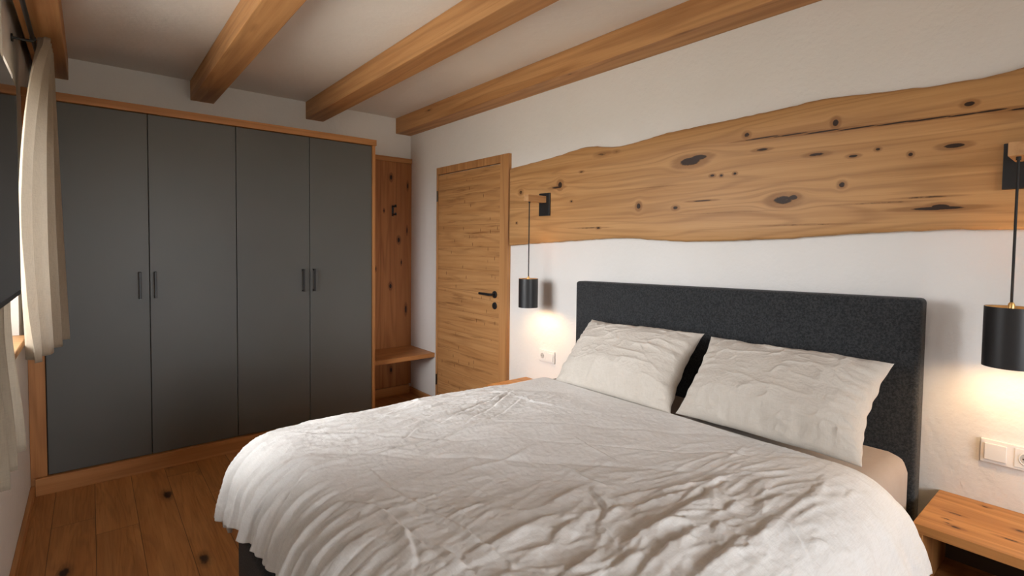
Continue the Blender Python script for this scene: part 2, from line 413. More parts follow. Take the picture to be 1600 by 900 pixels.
# ------------------------------------------------------------------ ceiling beams
beam_labels = ['timber ceiling beam nearest the curtain, running along the window wall',
               'timber ceiling beam above the second wardrobe door',
               'timber ceiling beam above the fourth wardrobe door, third from the window',
               'timber ceiling beam lying along the white headboard wall']
for (x0, x1), lab in zip(((-.236, -.088), (.565, .7116), (1.3618, 1.504), (2.1576, XR)), beam_labels):
    o = obj('ceiling_beam', box((x0, YN, 2.3946), (x1, YF, ZC), .004), M['beam'], None, ((x0+x1)/2, (YN+YF)/2, ZC))
    tag(o, lab, 'beam', 'exposed ceiling beams')

# ------------------------------------------------------------------ wardrobe
X0, DW = -.1962, .4687
wd = thing('wardrobe', ((XL+1.70)/2, 4.03, 0), 'large built-in wardrobe with four dark grey doors and oak surround', 'wardrobe')
bm = bmesh.new()
add_box(bm, (XL+.001, YW+.03, .0), (X0, YF-.001, 2.14), .001); add_box(bm, (X0+.001, YW+.05, .09), (1.679, YF-.001, 2.14))
obj('carcass', bm, M['dark_inside'], wd)
bm = box((XL+.001, YW-.002, .0945), (X0-.003, YW+.03, 2.1415), .002); add_box(bm, (XL+.001, YW-.002, 0), (XL+.0195, YW+.03, .0945))
obj('side_stile', bm, M['oak_z'], wd)
obj('end_panel', box((1.680, YW-.012, 0), (1.7015, YF-.001, 2.1415), .002), M['oak_z'], wd)
obj('crown_board', box((XL+.001, YW-.022, 2.1415), (1.708, YF-.001, 2.186), .002), M['oak_x'], wd)
obj('plinth_board', box((XL+.020, YW-.022, 0), (1.680, YW+.05, .0935), .002), M['oak_x'], wd)
def bow_handle(name, x, y, z0, z1, parent):
    b = bmesh.new(); r = .0055
    add_box(b, (x-.0065, y-.036, z0), (x+.0065, y-.027, z1), .002)
    add_box(b, (x-.0065, y-.030, z0), (x+.0065, y-.0005, z0+.012), .002); add_box(b, (x-.0065, y-.030, z1-.012), (x+.0065, y-.0005, z1), .002)
    return obj(name, b, M['handle'], parent)
for i in range(4):
    xa, xb = X0+i*DW, X0+(i+1)*DW
    d = obj('door', box((xa+.0018, YW, .0985), (xb-.0018, YW+.022, 2.1385), .0012, 1), M['front'], wd)
    hx = xb-.052 if i % 2 == 0 else xa+.026
    hx = (.2245, .2995, 1.160, 1.2355)[i]
    h = bow_handle('handle', hx, YW, 1.047, 1.206, d)

# ------------------------------------------------------------------ the niche between wardrobe and corner
pn = thing('niche_cladding', (2.0, YF, 0), 'knotty reddish vertical board cladding in the niche right of the wardrobe', 'wall cladding')
obj('board_panel', box((1.703, YF-.022, .084), (XR-.001, YF-.001, 2.135), .001), M['panel'], pn)
obj('top_rail', box((1.7085, YF-.036, 2.135), (XR-.001, YF-.001, 2.178), .003), M['oak_x'], pn)
obj('base_rail', box((1.703, YF-.034, 0), (XR-.0185, YF-.001, .082), .003), M['oak_x'], pn)
bn = obj('bench_board', box((1.7025, 3.853, .408), (XR-.001, YF-.0225, .446), .003), M['oak_x'], None, (2.0, 4.07, .408))
tag(bn, 'thick oak bench board fixed across the niche beside the wardrobe', 'bench')
ck = thing('coat_hook', (2.118, YF-.022, 1.69), 'black double coat hook on the knotty niche panel', 'hook')
obj('back_plate', box((2.108, YF-.028, 1.645), (2.128, YF-.0225, 1.742), .002), M['black'], ck)
for z in (1.650, 1.722):
    bm = bmesh.new(); add_box(bm, (2.109, YF-.085, z), (2.127, YF-.028, z+.015), .003)
    add_box(bm, (2.109, YF-.085, z), (2.127, YF-.076, z+.024), .003)
    obj('prong', bm, M['black'], ck)

# ------------------------------------------------------------------ door in the headboard wall
dr = struct(thing('door_1', (XR, 3.3, 0)))
DY0, DY1, DZ = 2.822, 3.795, 2.040
bm = bmesh.new()
add_box(bm, (XR-.030, DY0, 0), (XR-.0005, DY0+.094, DZ), .003)
add_box(bm, (XR-.030, DY1-.018, 0), (XR-.0005, DY1, DZ), .003)
add_box(bm, (XR-.030, DY0+.094, DZ-.058), (XR-.0005, DY1-.018, DZ), .003)
obj('door_casing', bm, M['casing'], dr)
lf = obj('door_leaf', box((XR-.022, DY0+.100, .006), (XR-.002, DY1-.021, DZ-.064), .003), M['door'], dr)
# lever and cylinder rosette
hy, hz = 2.972, 1.028
bm = bmesh.new()
def rosette(bmx, y, z, r, x0, x1, seg=28):
    rings = []
    for x, rr in ((x0, r), (x1+.002, r), (x1, r-.002), (x1, 0)):
        if rr < 1e-6: rings.append([bmx.verts.new((x, y, z))])
        else: rings.append([bmx.verts.new((x, y+rr*math.cos(2*math.pi*k/seg), z+rr*math.sin(2*math.pi*k/seg))) for k in range(seg)])
    for A, B in zip(rings, rings[1:]):
        for k in range(seg):
            j = (k+1) % seg
            if len(B) == 1: bmx.faces.new((A[k], A[j], B[0]))
            else: bmx.faces.new((A[k], A[j], B[j], B[k]))
rosette(bm, hy, hz, .026, XR-.022, XR-.032)
add_tube(bm, [(XR-.03, hy, hz), (XR-.060, hy, hz), (XR-.066, hy+.006, hz), (XR-.068, hy+.018, hz), (XR-.068, hy+.135, hz+.002)], .0095, 14)
autosmooth(obj('door_lever', bm, M['black'], dr))
bm = bmesh.new(); rosette(bm, hy, hz-.083, .026, XR-.022, XR-.030)
autosmooth(obj('lock_rosette', bm, M['black'], dr))
bm = bmesh.new(); add_tube(bm, [(XR-.031, hy, hz-.078), (XR-.029, hy, hz-.078)], .008, 12); add_box(bm, (XR-.031, hy-.004, hz-.099), (XR-.029, hy+.004, hz-.080))
obj('lock_cylinder', bm, M['steel'], dr)
for z in (.235, 1.80):
    bm = bmesh.new(); add_tube(bm, [(XR-.032, DY1-.019, z-.045), (XR-.032, DY1-.019, z+.045)], .006, 12)
    obj('hinge', bm, M['steel'], dr)

# ------------------------------------------------------------------ live-edge plank over the bed
top = [(2.797,1.929),(2.66,1.936),(2.45,1.948),(2.24,1.966),(2.12,1.980),(2.02,1.972),(1.93,1.955),(1.854,1.946),(1.75,1.950),(1.64,1.962),(1.545,1.971),
       (1.40,1.975),(1.2,1.977),(1.02,1.981),(.90,1.988),(.80,1.990),(.68,1.977),(.55,1.967),(.43,1.958),(.344,1.957),(.28,1.962),(.2,1.972),(.05,1.985),(-.15,1.975),(-.35,1.962)]
bot = [(2.797,1.387),(2.60,1.400),(2.40,1.411),(2.18,1.421),(1.98,1.430),(1.88,1.4345),(1.797,1.435),(1.70,1.431),(1.60,1.424),(1.53,1.420),(1.43,1.416),(1.317,1.416),(1.15,1.420),
       (.95,1.428),(.765,1.440),(.62,1.448),(.444,1.455),(.30,1.456),(.15,1.452),(0,1.448),(-.2,1.452),(-.35,1.45)]
def smooth_line(pts, n):
    pts = pts[::-1]; ys = np.array([p[0] for p in pts]); zs = np.array([p[1] for p in pts])
    q = np.linspace(ys[0], ys[-1], n); k = np.interp(q, ys, zs)
    for _ in range(3):
        k[1:-1] = (k[:-2]+2*k[1:-1]+k[2:])/4
    rr = np.random.RandomState(3); j = rr.randn(n)*.0016; j = np.convolve(j, [.25, .5, .25], 'same')
    return q, k+j
def build_plank():
    n = 220; q, zt = smooth_line(top, n); _, zb = smooth_line(bot, n)
    xf, xb = XR-.034, XR-.001
    bm = bmesh.new(); R = []
    for i in range(n):
        y = float(q[i]); a, b = float(zb[i]), float(zt[i])
        sec = [(xb, a+.010), (xf+.012, a), (xf+.004, a+.003), (xf, a+.012)]
        sec += [(xf, a+(b-a)*k/6) for k in range(1, 6)]
        sec += [(xf, b-.012), (xf+.004, b-.003), (xf+.012, b), (xb, b-.010)]
        R.append([bm.verts.new((sx, y, sz)) for sx, sz in sec])
    for A, B in zip(R, R[1:]):
        for k in range(len(A)):
            j = (k+1) % len(A); bm.faces.new((A[k], A[j], B[j], B[k]))
    bm.faces.new(R[0]); bm.faces.new(R[-1][::-1])
    return bm
# knots and cracks measured on the board: along y, up z, half sizes, strength, how far the grain bends round
mk = lambda y, z, ry, rz, st=1., bend=1.2: (y-1.2, z-1.68, ry, rz, st, bend)
PLANK_MARKS = [mk(1.40,1.808,.062,.022,1,1.6), mk(1.355,1.822,.050,.014,1,.6), mk(2.30,1.770,.020,.022,1,1.2), mk(2.33,1.757,.050,.007,.9,.3), mk(2.68,1.752,.020,.016,.7,1),
    mk(1.70,1.606,.014,.017,1,1.2), mk(1.475,1.586,.016,.010,.85,1), mk(1.33,1.612,.055,.0035,.95,.2), mk(.955,1.592,.046,.020,.9,1.6), mk(.915,1.600,.020,.012,1,.6),
    mk(.765,1.884,.012,.015,1,1.2), mk(.735,1.638,.012,.012,.85,1.2), mk(1.28,1.728,.012,.006,1,.4), mk(1.235,1.724,.008,.006,1,.4), mk(1.17,1.726,.009,.006,1,.4),
    mk(1.12,1.893,.014,.012,.8,1), mk(1.98,1.495,.016,.006,.9,.5), mk(2.05,1.497,.11,.0028,.7,.1), mk(2.2,1.662,.010,.006,.8,.6), mk(1.05,1.818,.030,.006,.9,.3),
    mk(.83,1.768,.035,.008,.75,.4), mk(.70,1.745,.018,.006,.9,.4), mk(.40,1.742,.032,.0085,1,.7), mk(.44,1.531,.085,.0065,1,.3), mk(.43,1.536,.028,.010,1,.3),
    mk(.365,1.876,.016,.009,1,.9), mk(1.96,1.918,.045,.012,.6,.6), mk(2.12,1.834,.016,.006,.7,.4), mk(1.86,1.918,.02,.01,.5,.5),
    mk(.52,1.728,.008,.008,.85,.7), mk(.62,1.760,.009,.006,.8,.6), mk(2.72,1.545,.010,.008,.7,.6), mk(1.62,1.70,.18,.003,.5,.1), mk(1.24,1.55,.2,.0025,.5,.1),
    # the long crack in the upper half, in straight pieces
    mk(1.05,1.869,.09,.0030,.95,.05), mk(.93,1.864,.08,.0032,1,.05), mk(.81,1.857,.08,.0036,1,.05), mk(.69,1.851,.08,.0032,1,.05), mk(.57,1.848,.07,.0032,1,.05), mk(.47,1.845,.07,.0036,1,.05),
    mk(.38,1.842,.05,.0032,1,.05), mk(.31,1.842,.05,.0036,1,.05), mk(.22,1.835,.06,.0036,1,.05),
    mk(.60,1.560,.12,.003,.6,.05), mk(.47,1.572,.07,.003,.7,.05), mk(.88,1.485,.18,.003,.55,.05)]
M['plank'] = wood('live_edge_oak', 'Y', (.56, .315, .130), (.43, .220, .080), (.22, .092, .030), knots=0, rings=13, marks=PLANK_MARKS, seed=0.4, per_object=False, bump=.2)
pk = obj('wall_mounted_plank', build_plank(), M['plank'], None, (XR, 1.2, 1.68)); autosmooth(pk, 50)
# the marks above are measured from the board's own middle
tag(pk, 'wide live-edge oak plank with knots and cracks mounted above the headboard', 'wall plank')

# ------------------------------------------------------------------ bed
BX0, BX1, BY0, BY1 = .393, 2.168, .447, 2.050
bed = thing('bed', (1.3, 1.25, 0), 'double bed with a charcoal upholstered headboard and box base', 'bed')
def headboard():
    bm = bmesh.new(); x0, x1 = BX1, BX1+.078
    add_box(bm, (x0, BY0, .02), (x1, BY1+.002, 1.0), .016, 4)
    for v in bm.verts:
        if v.co.z > .5:
            t = (v.co.y-BY0)/(BY1-BY0); v.co.z += .186+.033*(1-t)
    return bm
h = obj('headboard', headboard(), M['felt'], bed); autosmooth(h, 50)
b_ = obj('bed_base', box((BX0, BY0+.01, .05), (BX1-.001, BY1-.030, .37), .02, 3), M['felt'], bed); autosmooth(b_, 50)
for fx in (BX0+.08, BX1-.12):
    for fy in (BY0+.09, BY1-.09):
        bm = bmesh.new(); add_lathe(bm, fx, fy, [(0, 0), (.025, 0), (.028, .0505), (0, .0505)], 20); obj('foot', bm, M['black'], bed)
bm = bmesh.new(); add_box(bm, (BX0+.050, BY0+.008, .372), (BX1-.003, 1.968, .688), .058, 6)
mt = obj('mattress', bm, M['sheet'], None, (1.3, 1.25, .372)); autosmooth(mt, 60)
tag(mt, 'thick mattress in a taupe fitted sheet, bare beside the right pillow', 'mattress')

# ------------------------------------------------------------------ numpy gradient noise for cloth
_rs = np.random.RandomState(11); _perm = _rs.permutation(512); _gr = _rs.rand(512)*2*np.pi
def pn2(x, y, s=0):
    xi = np.floor(x).astype(int); yi = np.floor(y).astype(int); xf = x-xi; yf = y-yi
    def g(ix, iy, dx, dy):
        a = _gr[_perm[(_perm[(ix+s*17) % 512]+iy) % 512]]; return np.cos(a)*dx+np.sin(a)*dy
    u = xf**3*(xf*(xf*6-15)+10); v = yf**3*(yf*(yf*6-15)+10)
    a = g(xi, yi, xf, yf); b = g(xi+1, yi, xf-1, yf); cq = g(xi, yi+1, xf, yf-1); d = g(xi+1, yi+1, xf-1, yf-1)
    return (a*(1-u)+b*u)*(1-v)+(cq*(1-u)+d*u)*v*1.0
def ridge(x, y, s=0): return 1-np.minimum(1, np.abs(pn2(x, y, s))*2.6)
def sst(x, a, b):
    t = np.clip((x-a)/(b-a), 0, 1); return t*t*(3-2*t)
def seg_dist(x, y, pts):
    best = np.full(x.shape, 9.); side = np.zeros(x.shape); along = np.zeros(x.shape)
    L = [0]
    for p, q in zip(pts, pts[1:]): L.append(L[-1]+math.hypot(q[0]-p[0], q[1]-p[1]))
    for i, (p, q) in enumerate(zip(pts, pts[1:])):
        dx, dy = q[0]-p[0], q[1]-p[1]; l2 = dx*dx+dy*dy+1e-12
        t = np.clip(((x-p[0])*dx+(y-p[1])*dy)/l2, 0, 1)
        ex = x-(p[0]+t*dx); ey = y-(p[1]+t*dy); d = np.hypot(ex, ey)
        mk_ = d < best; best = np.where(mk_, d, best); side = np.where(mk_, np.sign(dx*ey-dy*ex), side)
        along = np.where(mk_, (L[i]+t*math.sqrt(l2))/max(L[-1], 1e-6), along)
    return best, side, along
def grid_mesh(name, P, mat, parent=None, origin=(0, 0, 0), wrap=False):
    n, mq = P.shape[:2]
    verts = (P.reshape(-1, 3)-np.array(origin))
    idx = np.arange(n*mq).reshape(n, mq)
    f = np.stack([idx[:-1, :-1], idx[1:, :-1], idx[1:, 1:], idx[:-1, 1:]], -1).reshape(-1, 4)
    me = bpy.data.meshes.new(name); me.from_pydata(verts.tolist(), [], f.tolist()); me.update()
    for p in me.polygons: p.use_smooth = True
    me.materials.append(mat)
    o = bpy.data.objects.new(name, me); COL.objects.link(o); o.location = origin
    if parent: o.parent = parent
    return o

# ------------------------------------------------------------------ duvet
DTOP = .722
CREASES = [  # photo measurements of each fold, fold height, half width; negative = a pressed-in line
 ([(1000,843),(1043,817),(1095,786),(1132,759)],.013,.020), ([(1050,858),(1086,835)],.012,.018), ([(1095,899),(1129,871),(1150,860)],.015,.022),
 ([(1170,795),(1230,775)],.009,.014), ([(1170,853),(1190,833),(1211,809)],.011,.017), ([(1170,765),(1201,749)],.007,.012), ([(1267,835),(1289,825)],.008,.012),
 ([(1224,815),(1250,832),(1276,855)],.006,.012), ([(1115,831),(1127,821)],.010,.014), ([(1204,899),(1218,886)],.010,.015), ([(1138,800),(1152,786)],.009,.014),
 ([(730,873),(767,857),(810,837),(853,817)],.010,.018), ([(857,793),(907,767)],.009,.014), ([(867,843),(897,820)],.011,.016), ([(883,898),(917,880),(940,862)],.012,.018),
 ([(947,812),(973,795)],.010,.015), ([(974,857),(1007,838),(1060,820)],.012,.018), ([(880,732),(913,752),(953,768)],.006,.010), ([(702,747),(738,735),(780,725),(810,715),(840,697)],.004,.008),
 ([(700,817),(727,833),(753,857)],.006,.010), ([(580,740),(607,770),(647,793),(693,817),(753,857),(800,885)],.008,.011), ([(530,783),(587,797),(613,817),(653,853),(690,885)],.008,.012),
 ([(627,833),(643,863),(645,885)],.012,.015), ([(697,867),(707,877),(730,890)],.010,.014), ([(517,702),(560,690),(617,677)],.006,.012), ([(630,692),(657,672)],.006,.010),
 ([(677,670),(720,655),(760,640)],.007,.013), ([(640,660),(700,647),(770,622)],.007,.013), ([(560,720),(640,700),(700,683)],.005,.010), ([(690,690),(740,672),(790,650)],.007,.012),
 ([(797,613),(833,630),(900,643)],.006,.010), ([(740,640),(770,628),(790,612)],.008,.012), ([(770,660),(800,640),(815,625)],.007,.012),
 ([(1020,776),(1070,762),(1130,748),(1160,739)],.008,.012), ([(990,796),(1030,785),(1080,770)],.007,.012), ([(935,830),(950,800),(925,770)],.007,.014),
 ([(1060,792),(1090,768)],.007,.011), ([(1120,870),(1160,845),(1175,835)],.010,.016), ([(1240,790),(1270,770),(1290,752)],.006,.010), ([(1320,770),(1335,757)],.005,.009),
 ([(1130,722),(1150,710),(1160,700)],.004,.008), ([(900,690),(915,700),(960,720)],.003,.007), ([(433,728),(467,715)],.005,.010), ([(500,730),(560,713),(607,700)],.006,.011), ([(540,680),(587,667),(633,650)],.006,.012), ([(633,672),(687,650),(727,633)],.008,.014),
 ([(693,663),(733,643),(760,633)],.008,.014), ([(733,663),(767,640)],.007,.012), ([(600,655),(660,640),(700,628)],.006,.012), ([(660,700),(720,682),(760,668)],.005,.010), ([(470,690),(520,676),(560,668)],.005,.012),
 ([(440,760),(480,735),(520,722)],.006,.014), ([(760,648),(785,628),(800,612)],.008,.014), ([(560,745),(600,738)],.003,.008), ([(640,722),(700,700),(735,690)],.004,.009),
 ([(1010,890),(1045,862),(1080,850)],.014,.018), ([(960,895),(1000,868)],.012,.018)]
def build_duvet():
    sx0, qx0 = 1.80, .52           # head edge, where the foot edge starts to roll over
    qy0, qy1 = .55, 1.885         # where the sides start to roll over
    rr = .165; over = .375; over_far = .37
    n, mq = 440, 440
    T = np.ones((n, 1))*np.linspace(qy1+over_far, qy0-over, mq)[None, :]
    foot_over = .272+.095*sst(T, 1.45, 2.05)+.06*sst(-T, -.75, -.3)     # the hem hangs lower towards both corners
    S = sx0+(qx0-foot_over-sx0)*np.linspace(0, 1, n)[:, None]
    # hem not quite straight
    ox = np.maximum(0, qx0-S); oy = np.where(T > qy1, T-qy1, np.where(T < qy0, T-qy0, 0))
    ay = np.abs(oy); pw = 2.6
    d = (ox**pw+ay**pw)**(1/pw); hyp = np.hypot(ox, ay)+1e-9
    nx = -ox/hyp; ny = oy/hyp
    arc = rr*math.pi/2
    th = np.clip(d/rr, 0, math.pi/2)
    hor = rr*np.sin(th); ver = rr*(1-np.cos(th))+np.maximum(0, d-arc)*.985
    hor += np.maximum(0, d-arc)*.17
    qx = np.minimum(S, 9); qx = np.where(S < qx0, qx0, S); qy = np.clip(T, qy0, qy1)
    # pleats in the hanging edge
    tang = np.where(ay > ox, S, T); ang = np.arctan2(ay, ox)
    tc = qx*1.0+qy*1.0+ang*.45*np.sign(oy)
    pl = pn2(tc*15, d*2.0, 3)+.25*pn2(tc*31, d*3, 5)
    dropw = sst(d, .05, .36)
    hor += (pl*.030+.020)*dropw
    X = qx+nx*hor; Y = qy+ny*hor; Z = DTOP-ver
    # near head corner swings out towards the headboard
    corner = sst(S, 1.15, 1.80)*np.clip(np.where(oy < 0, -oy, 0)/.345, 0, 1)**1.6
    X += corner*.075; Y -= corner*.0
    # soft puff
    inx = sst(S, qx0-.05, qx0+.25)*sst(1.82-S, 0, .1)
    H = .010*pn2(S*2.6+3, T*2.6, 1)+.006*pn2(S*6, T*6, 2)
    H += .012*sst(1-np.abs(T-1.22)/.8, 0, 1)*sst(1-np.abs(S-1.1)/.9, 0, 1)
    # crumple: long folds that run towards the pillows, strongest on both long sides
    wx = .16*pn2(S*2.2, T*2.2, 8); wy = .07*pn2(S*3.1, T*3.1, 9)
    side = np.clip(sst(T, 1.35, 1.75)*.75+sst(-T, -.98, -.60)*1.0+.22, 0, 1)
    side *= (1-.75*sst(S, 1.45, 1.72)); foot = sst(-S, -.85, -.55)
    rot = -.12
    A = (S*math.cos(rot)+T*math.sin(rot))+wx; B = (-S*math.sin(rot)+T*math.cos(rot))+wy
    r1 = ridge(A*1.9, B*13, 4)**3; r2 = ridge(A*3.2, B*22, 5)**3.2; r3 = ridge(A*5.5, B*38, 6)**2.4
    top_w = np.exp(-(d/.16)**2)
    H += 1.15*side*top_w*(.0050*r1*sst(pn2(S*3.5, T*4.5, 12), -.25, .3)+.0036*r2+.0016*r3)
    # pressed squares left from folding, and fine crinkle everywhere
    H += .0010*ridge(S*11+wy*8, T*9+wx*5, 14)**4+.0009*(ridge(S*40, T*46, 15)-.5)*(.6+.4*side)+.0008*pn2(S*120, T*110, 16)
    mid = sst(-S, -1.25, -.9)*sst(1.35-T, 0, .25)
    grid = np.exp(-((np.mod(S+.02*pn2(S*3, T*9, 18), .105)-.052)/.006)**2)+np.exp(-((np.mod(T+.02*pn2(S*9, T*3, 19), .12)-.06)/.006)**2)
    H += .0022*grid*mid*sst(pn2(S*5, T*5, 20), -.1, .3)
    for pts, amp, wd_ in CREASES:
        q = [bed_plane(u, v, DTOP) for u, v in pts]
        xs = [p[0] for p in q]; ys = [p[1] for p in q]
        msk = (S > min(xs)-.15) & (S < max(xs)+.15) & (T > min(ys)-.15) & (T < max(ys)+.15)
        if not msk.any(): continue
        ds, sd, al = seg_dist(S[msk]+.006*pn2(S[msk]*25, T[msk]*25, 21), T[msk]+.006*pn2(S[msk]*25, T[msk]*25, 22), q)
        dd = ds*sd; env = np.sin(np.clip(al, .04, .96)*math.pi)**.6*np.exp(-(np.maximum(0, ds-wd_)/(3*wd_))**2)
        # a tucked fold: rounded on one side, sharp drop on the other
        prof = np.where(dd < 0, np.exp(-(dd/(wd_*1.5))**2), np.exp(-(dd/(wd_*.42))**2)) - .45*np.exp(-((dd-wd_*.75)/(wd_*.5))**2)
        H[msk] += amp*(.9 if len(pts) > 2 else .72)*env*prof*(1-sst(d[msk], .1, .25))
    # radial gathers rolling over the foot end
    gl = pn2(tc*11+.5*pn2(S*4, T*4, 24), d*1.2, 25); g2 = ridge(tc*15, d*1.5, 26)**2
    g3 = ridge(tc*8+.35*pn2(S*5, T*5, 31), d*.9+3, 32)**7; g4 = ridge(tc*19+.4*pn2(S*6, T*6, 33), d*1.3, 34)**5
    H += sst(ox, .0, .14)*(.010*g2+.007*gl)*(1-.4*sst(d, .3, .4))
    H -= sst(ox+.10*(pn2(tc*9, 0*d, 35)), -.02, .10)*(.0075*g3+.0040*g4)
    # loose crumple between the larger folds
    cA = ridge(A*4.5+2, B*9, 36)**5; cB = ridge(A*9-B*5, B*17+A*3, 37)**4
    H += top_w*(.0034*cA+.0020*cB)*(.35+.65*side)*(1-.6*sst(S, 1.5, 1.75))
    edge = sst(d, .290, .345)
    H += edge*.004*pn2(tc*40, d*20, 28)
    Z += -edge*.012*pn2(tc*14, 0*d, 29)
    P = np.stack([X, Y, Z], -1)
    du = np.gradient(P, axis=0); dv = np.gradient(P, axis=1); nn = np.cross(du, dv); nn /= np.linalg.norm(nn, axis=-1, keepdims=True)+1e-12
    if nn[n//3, mq//2, 2] < 0: nn = -nn
    P = P+nn*H[..., None]
    # a thin roll at the head edge
    e = sst(S, 1.765, 1.80)*np.exp(-(d/.2)**2); P[..., 2] -= e*.018
    P[..., 2] -= .022*sst(T, 1.45, 1.88)*sst(S, 1.2, 1.75)*np.exp(-(d/.2)**2)
    P[..., 2] = np.maximum(P[..., 2], .711-ver*1.02-np.maximum(0, d-.14)*.5)
    return P
dv_ = grid_mesh('duvet', build_duvet(), M['duvet'], None, (1.1, 1.22, .70))
so = dv_.modifiers.new('thickness', 'SOLIDIFY'); so.thickness = .014; so.offset = -1
tag(dv_, 'crumpled light grey linen duvet spread over the bed', 'duvet')

# ------------------------------------------------------------------ pillows
def build_pillow(name, TLc, TRc, BRc, BLc, seed, label):
    C4 = [Vector(q) for q in (TLc, TRc, BRc, BLc)]
    cen = sum(C4, Vector())/4
    nrm = (C4[0]-C4[2]).cross(C4[1]-C4[3]).normalized()
    if nrm.x > 0: nrm = -nrm                       # the front faces into the room
    n, mq = 170, 250
    v = np.linspace(-1, 1, n)[:, None]*np.ones((1, mq)); u = np.ones((n, 1))*np.linspace(-1, 1, mq)[None, :]
    # slightly drawn-in sides, pointed corners
    uu = u*(1-.075*(1-v**2)**1.0*np.abs(u)**3 + .030*pn2(v*4.2+seed, u*0+seed, seed)*np.abs(u)**4*(1-v**4))
    vv = v*(1-np.where(v > 0, .115, .025)*(1-u**2)**1.0*np.abs(v)**3 + .02*pn2(u*2.6+seed, v*0+4, seed+1)*np.abs(v)**4)
    a = (uu+1)/2; b = (vv+1)/2                     # b = 1 at the top
    TL, TR, BR, BL = [np.array(q) for q in C4]
    base = (TL*((1-a)*b)[..., None]+TR*(a*b)[..., None]+BR*(a*(1-b))[..., None]+BL*((1-a)*(1-b))[..., None])
    fu = np.clip(1-np.abs(u)**2.8, 0, 1)**.55; fv = np.clip(1-np.abs(v)**2.6, 0, 1)**.55
    belly = fu*fv*(1+.12*pn2(u*1.4+seed, v*1.6, seed+2)-.06*v)*(1-.35*sst(-v, .45, .95))
    w1 = .06*pn2(u*2, v*2, seed+3)
    cre = .0085*ridge(u*1.3+v*1.5+w1*4, v*2.6-u*1.2, seed+4)**3.2*sst(pn2(u*1.7, v*1.7, seed+12), -.2, .3)+.0064*ridge(u*3.0+v*2, v*4-u*2+w1*9, seed+5)**4*sst(pn2(u*2.5, v*2.5, seed+13), -.1, .3)+.0011*ridge(u*14, v*12, seed+6)**2+.0005*pn2(u*45, v*30, seed+7)
    # gathers that start at the seams
    ed = np.exp(-((1-np.abs(u))/.22)**2); cre = cre+.019*ed*pn2(v*8, u*1.5, seed+8)*(1-np.abs(v)**6)
    ed2 = np.exp(-((1-np.abs(v))/.30)**2); cre = cre+.0085*ed2*pn2(u*10, v*1.5, seed+9)*(1-np.abs(u)**6)
    N3 = np.array(nrm)
    rim = sst(np.maximum(np.abs(u), np.abs(v)), 1.0, .94)
    front = base+N3*((.104*belly+cre*sst(np.maximum(np.abs(u), np.abs(v)), 1.0, .86)+.0035*rim)[..., None])
    back = base-N3*((.052*belly+.0035*rim)[..., None])
    sagz = .012*pn2(u*1.1+seed, v*0, seed+10)*sst(v, .2, 1); front[..., 2] += sagz; back[..., 2] += sagz
    idx = np.arange(n*mq).reshape(n, mq)
    f1 = np.stack([idx[:-1, :-1], idx[1:, :-1], idx[1:, 1:], idx[:-1, 1:]], -1).reshape(-1, 4)
    f2 = (f1+n*mq)[:, ::-1]
    verts = np.concatenate([front.reshape(-1, 3), back.reshape(-1, 3)])
    og = Vector((cen.x, cen.y, cen.z-.15))
    me = bpy.data.meshes.new(name); me.from_pydata((verts-np.array(og)).tolist(), [], np.concatenate([f1, f2]).tolist()); me.update()
    bm = bmesh.new(); bm.from_mesh(me); bmesh.ops.remove_doubles(bm, verts=bm.verts, dist=.0004); bmesh.ops.recalc_face_normals(bm, faces=bm.faces); bm.to_mesh(me); bm.free()
    for p in me.polygons: p.use_smooth = True
    me.materials.append(M['pillow'])
    o = bpy.data.objects.new(name, me); COL.objects.link(o); o.location = og
    tag(o, label, 'pillow', 'linen pillows on the bed')
    return o
build_pillow('pillow', (2.085, 1.850, .990), (2.085, 1.190, 1.006), (1.81, 1.175, .700), (1.81, 1.850, .700), 2,
             'beige linen pillow leaning on the headboard, farther one by the door')
build_pillow('pillow', (2.095, 1.165, .995), (2.095, .500, .998), (1.812, .503, .719), (1.812, 1.152, .716), 7,
             'beige linen pillow leaning on the headboard, nearer one by the right lamp')

# ------------------------------------------------------------------ nightstands
def nightstand(y0, y1, zt, label):
    xf, xb = 1.960, XR-.001; t = .030
    r = thing('nightstand', ((xf+xb)/2, (y0+y1)/2, 0), label, 'nightstand', 'oak nightstands')
    obj('top_board', box((xf, y0, zt-t), (xb, y1, zt), .002), M['nightstand_top'], r)
    obj('side_panel', box((xf+.002, y1-.026, 0), (xb, y1-.001, zt-t), .0015), M['nightstand_z'], r)
    obj('side_panel', box((xf+.002, y0+.001, 0), (xb, y0+.026, zt-t), .0015), M['nightstand_z'], r)
    obj('shelf_board', box((xf+.004, y0+.026, .285), (xb-.012, y1-.026, .310), .0015), M['nightstand_z'], r)
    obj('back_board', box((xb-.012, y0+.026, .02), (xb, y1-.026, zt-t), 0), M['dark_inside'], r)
    d = obj('drawer_front', box((xf+.003, y0+.028, .05), (xf+.021, y1-.028, .283), .0015), M['nightstand'], r)
    return r
nightstand(-.02, .405, .538, 'small oak nightstand with open shelf beside the bed, under the right lamp')
nightstand(2.095, 2.639, .484, 'oak nightstand behind the far side of the bed, near the door')

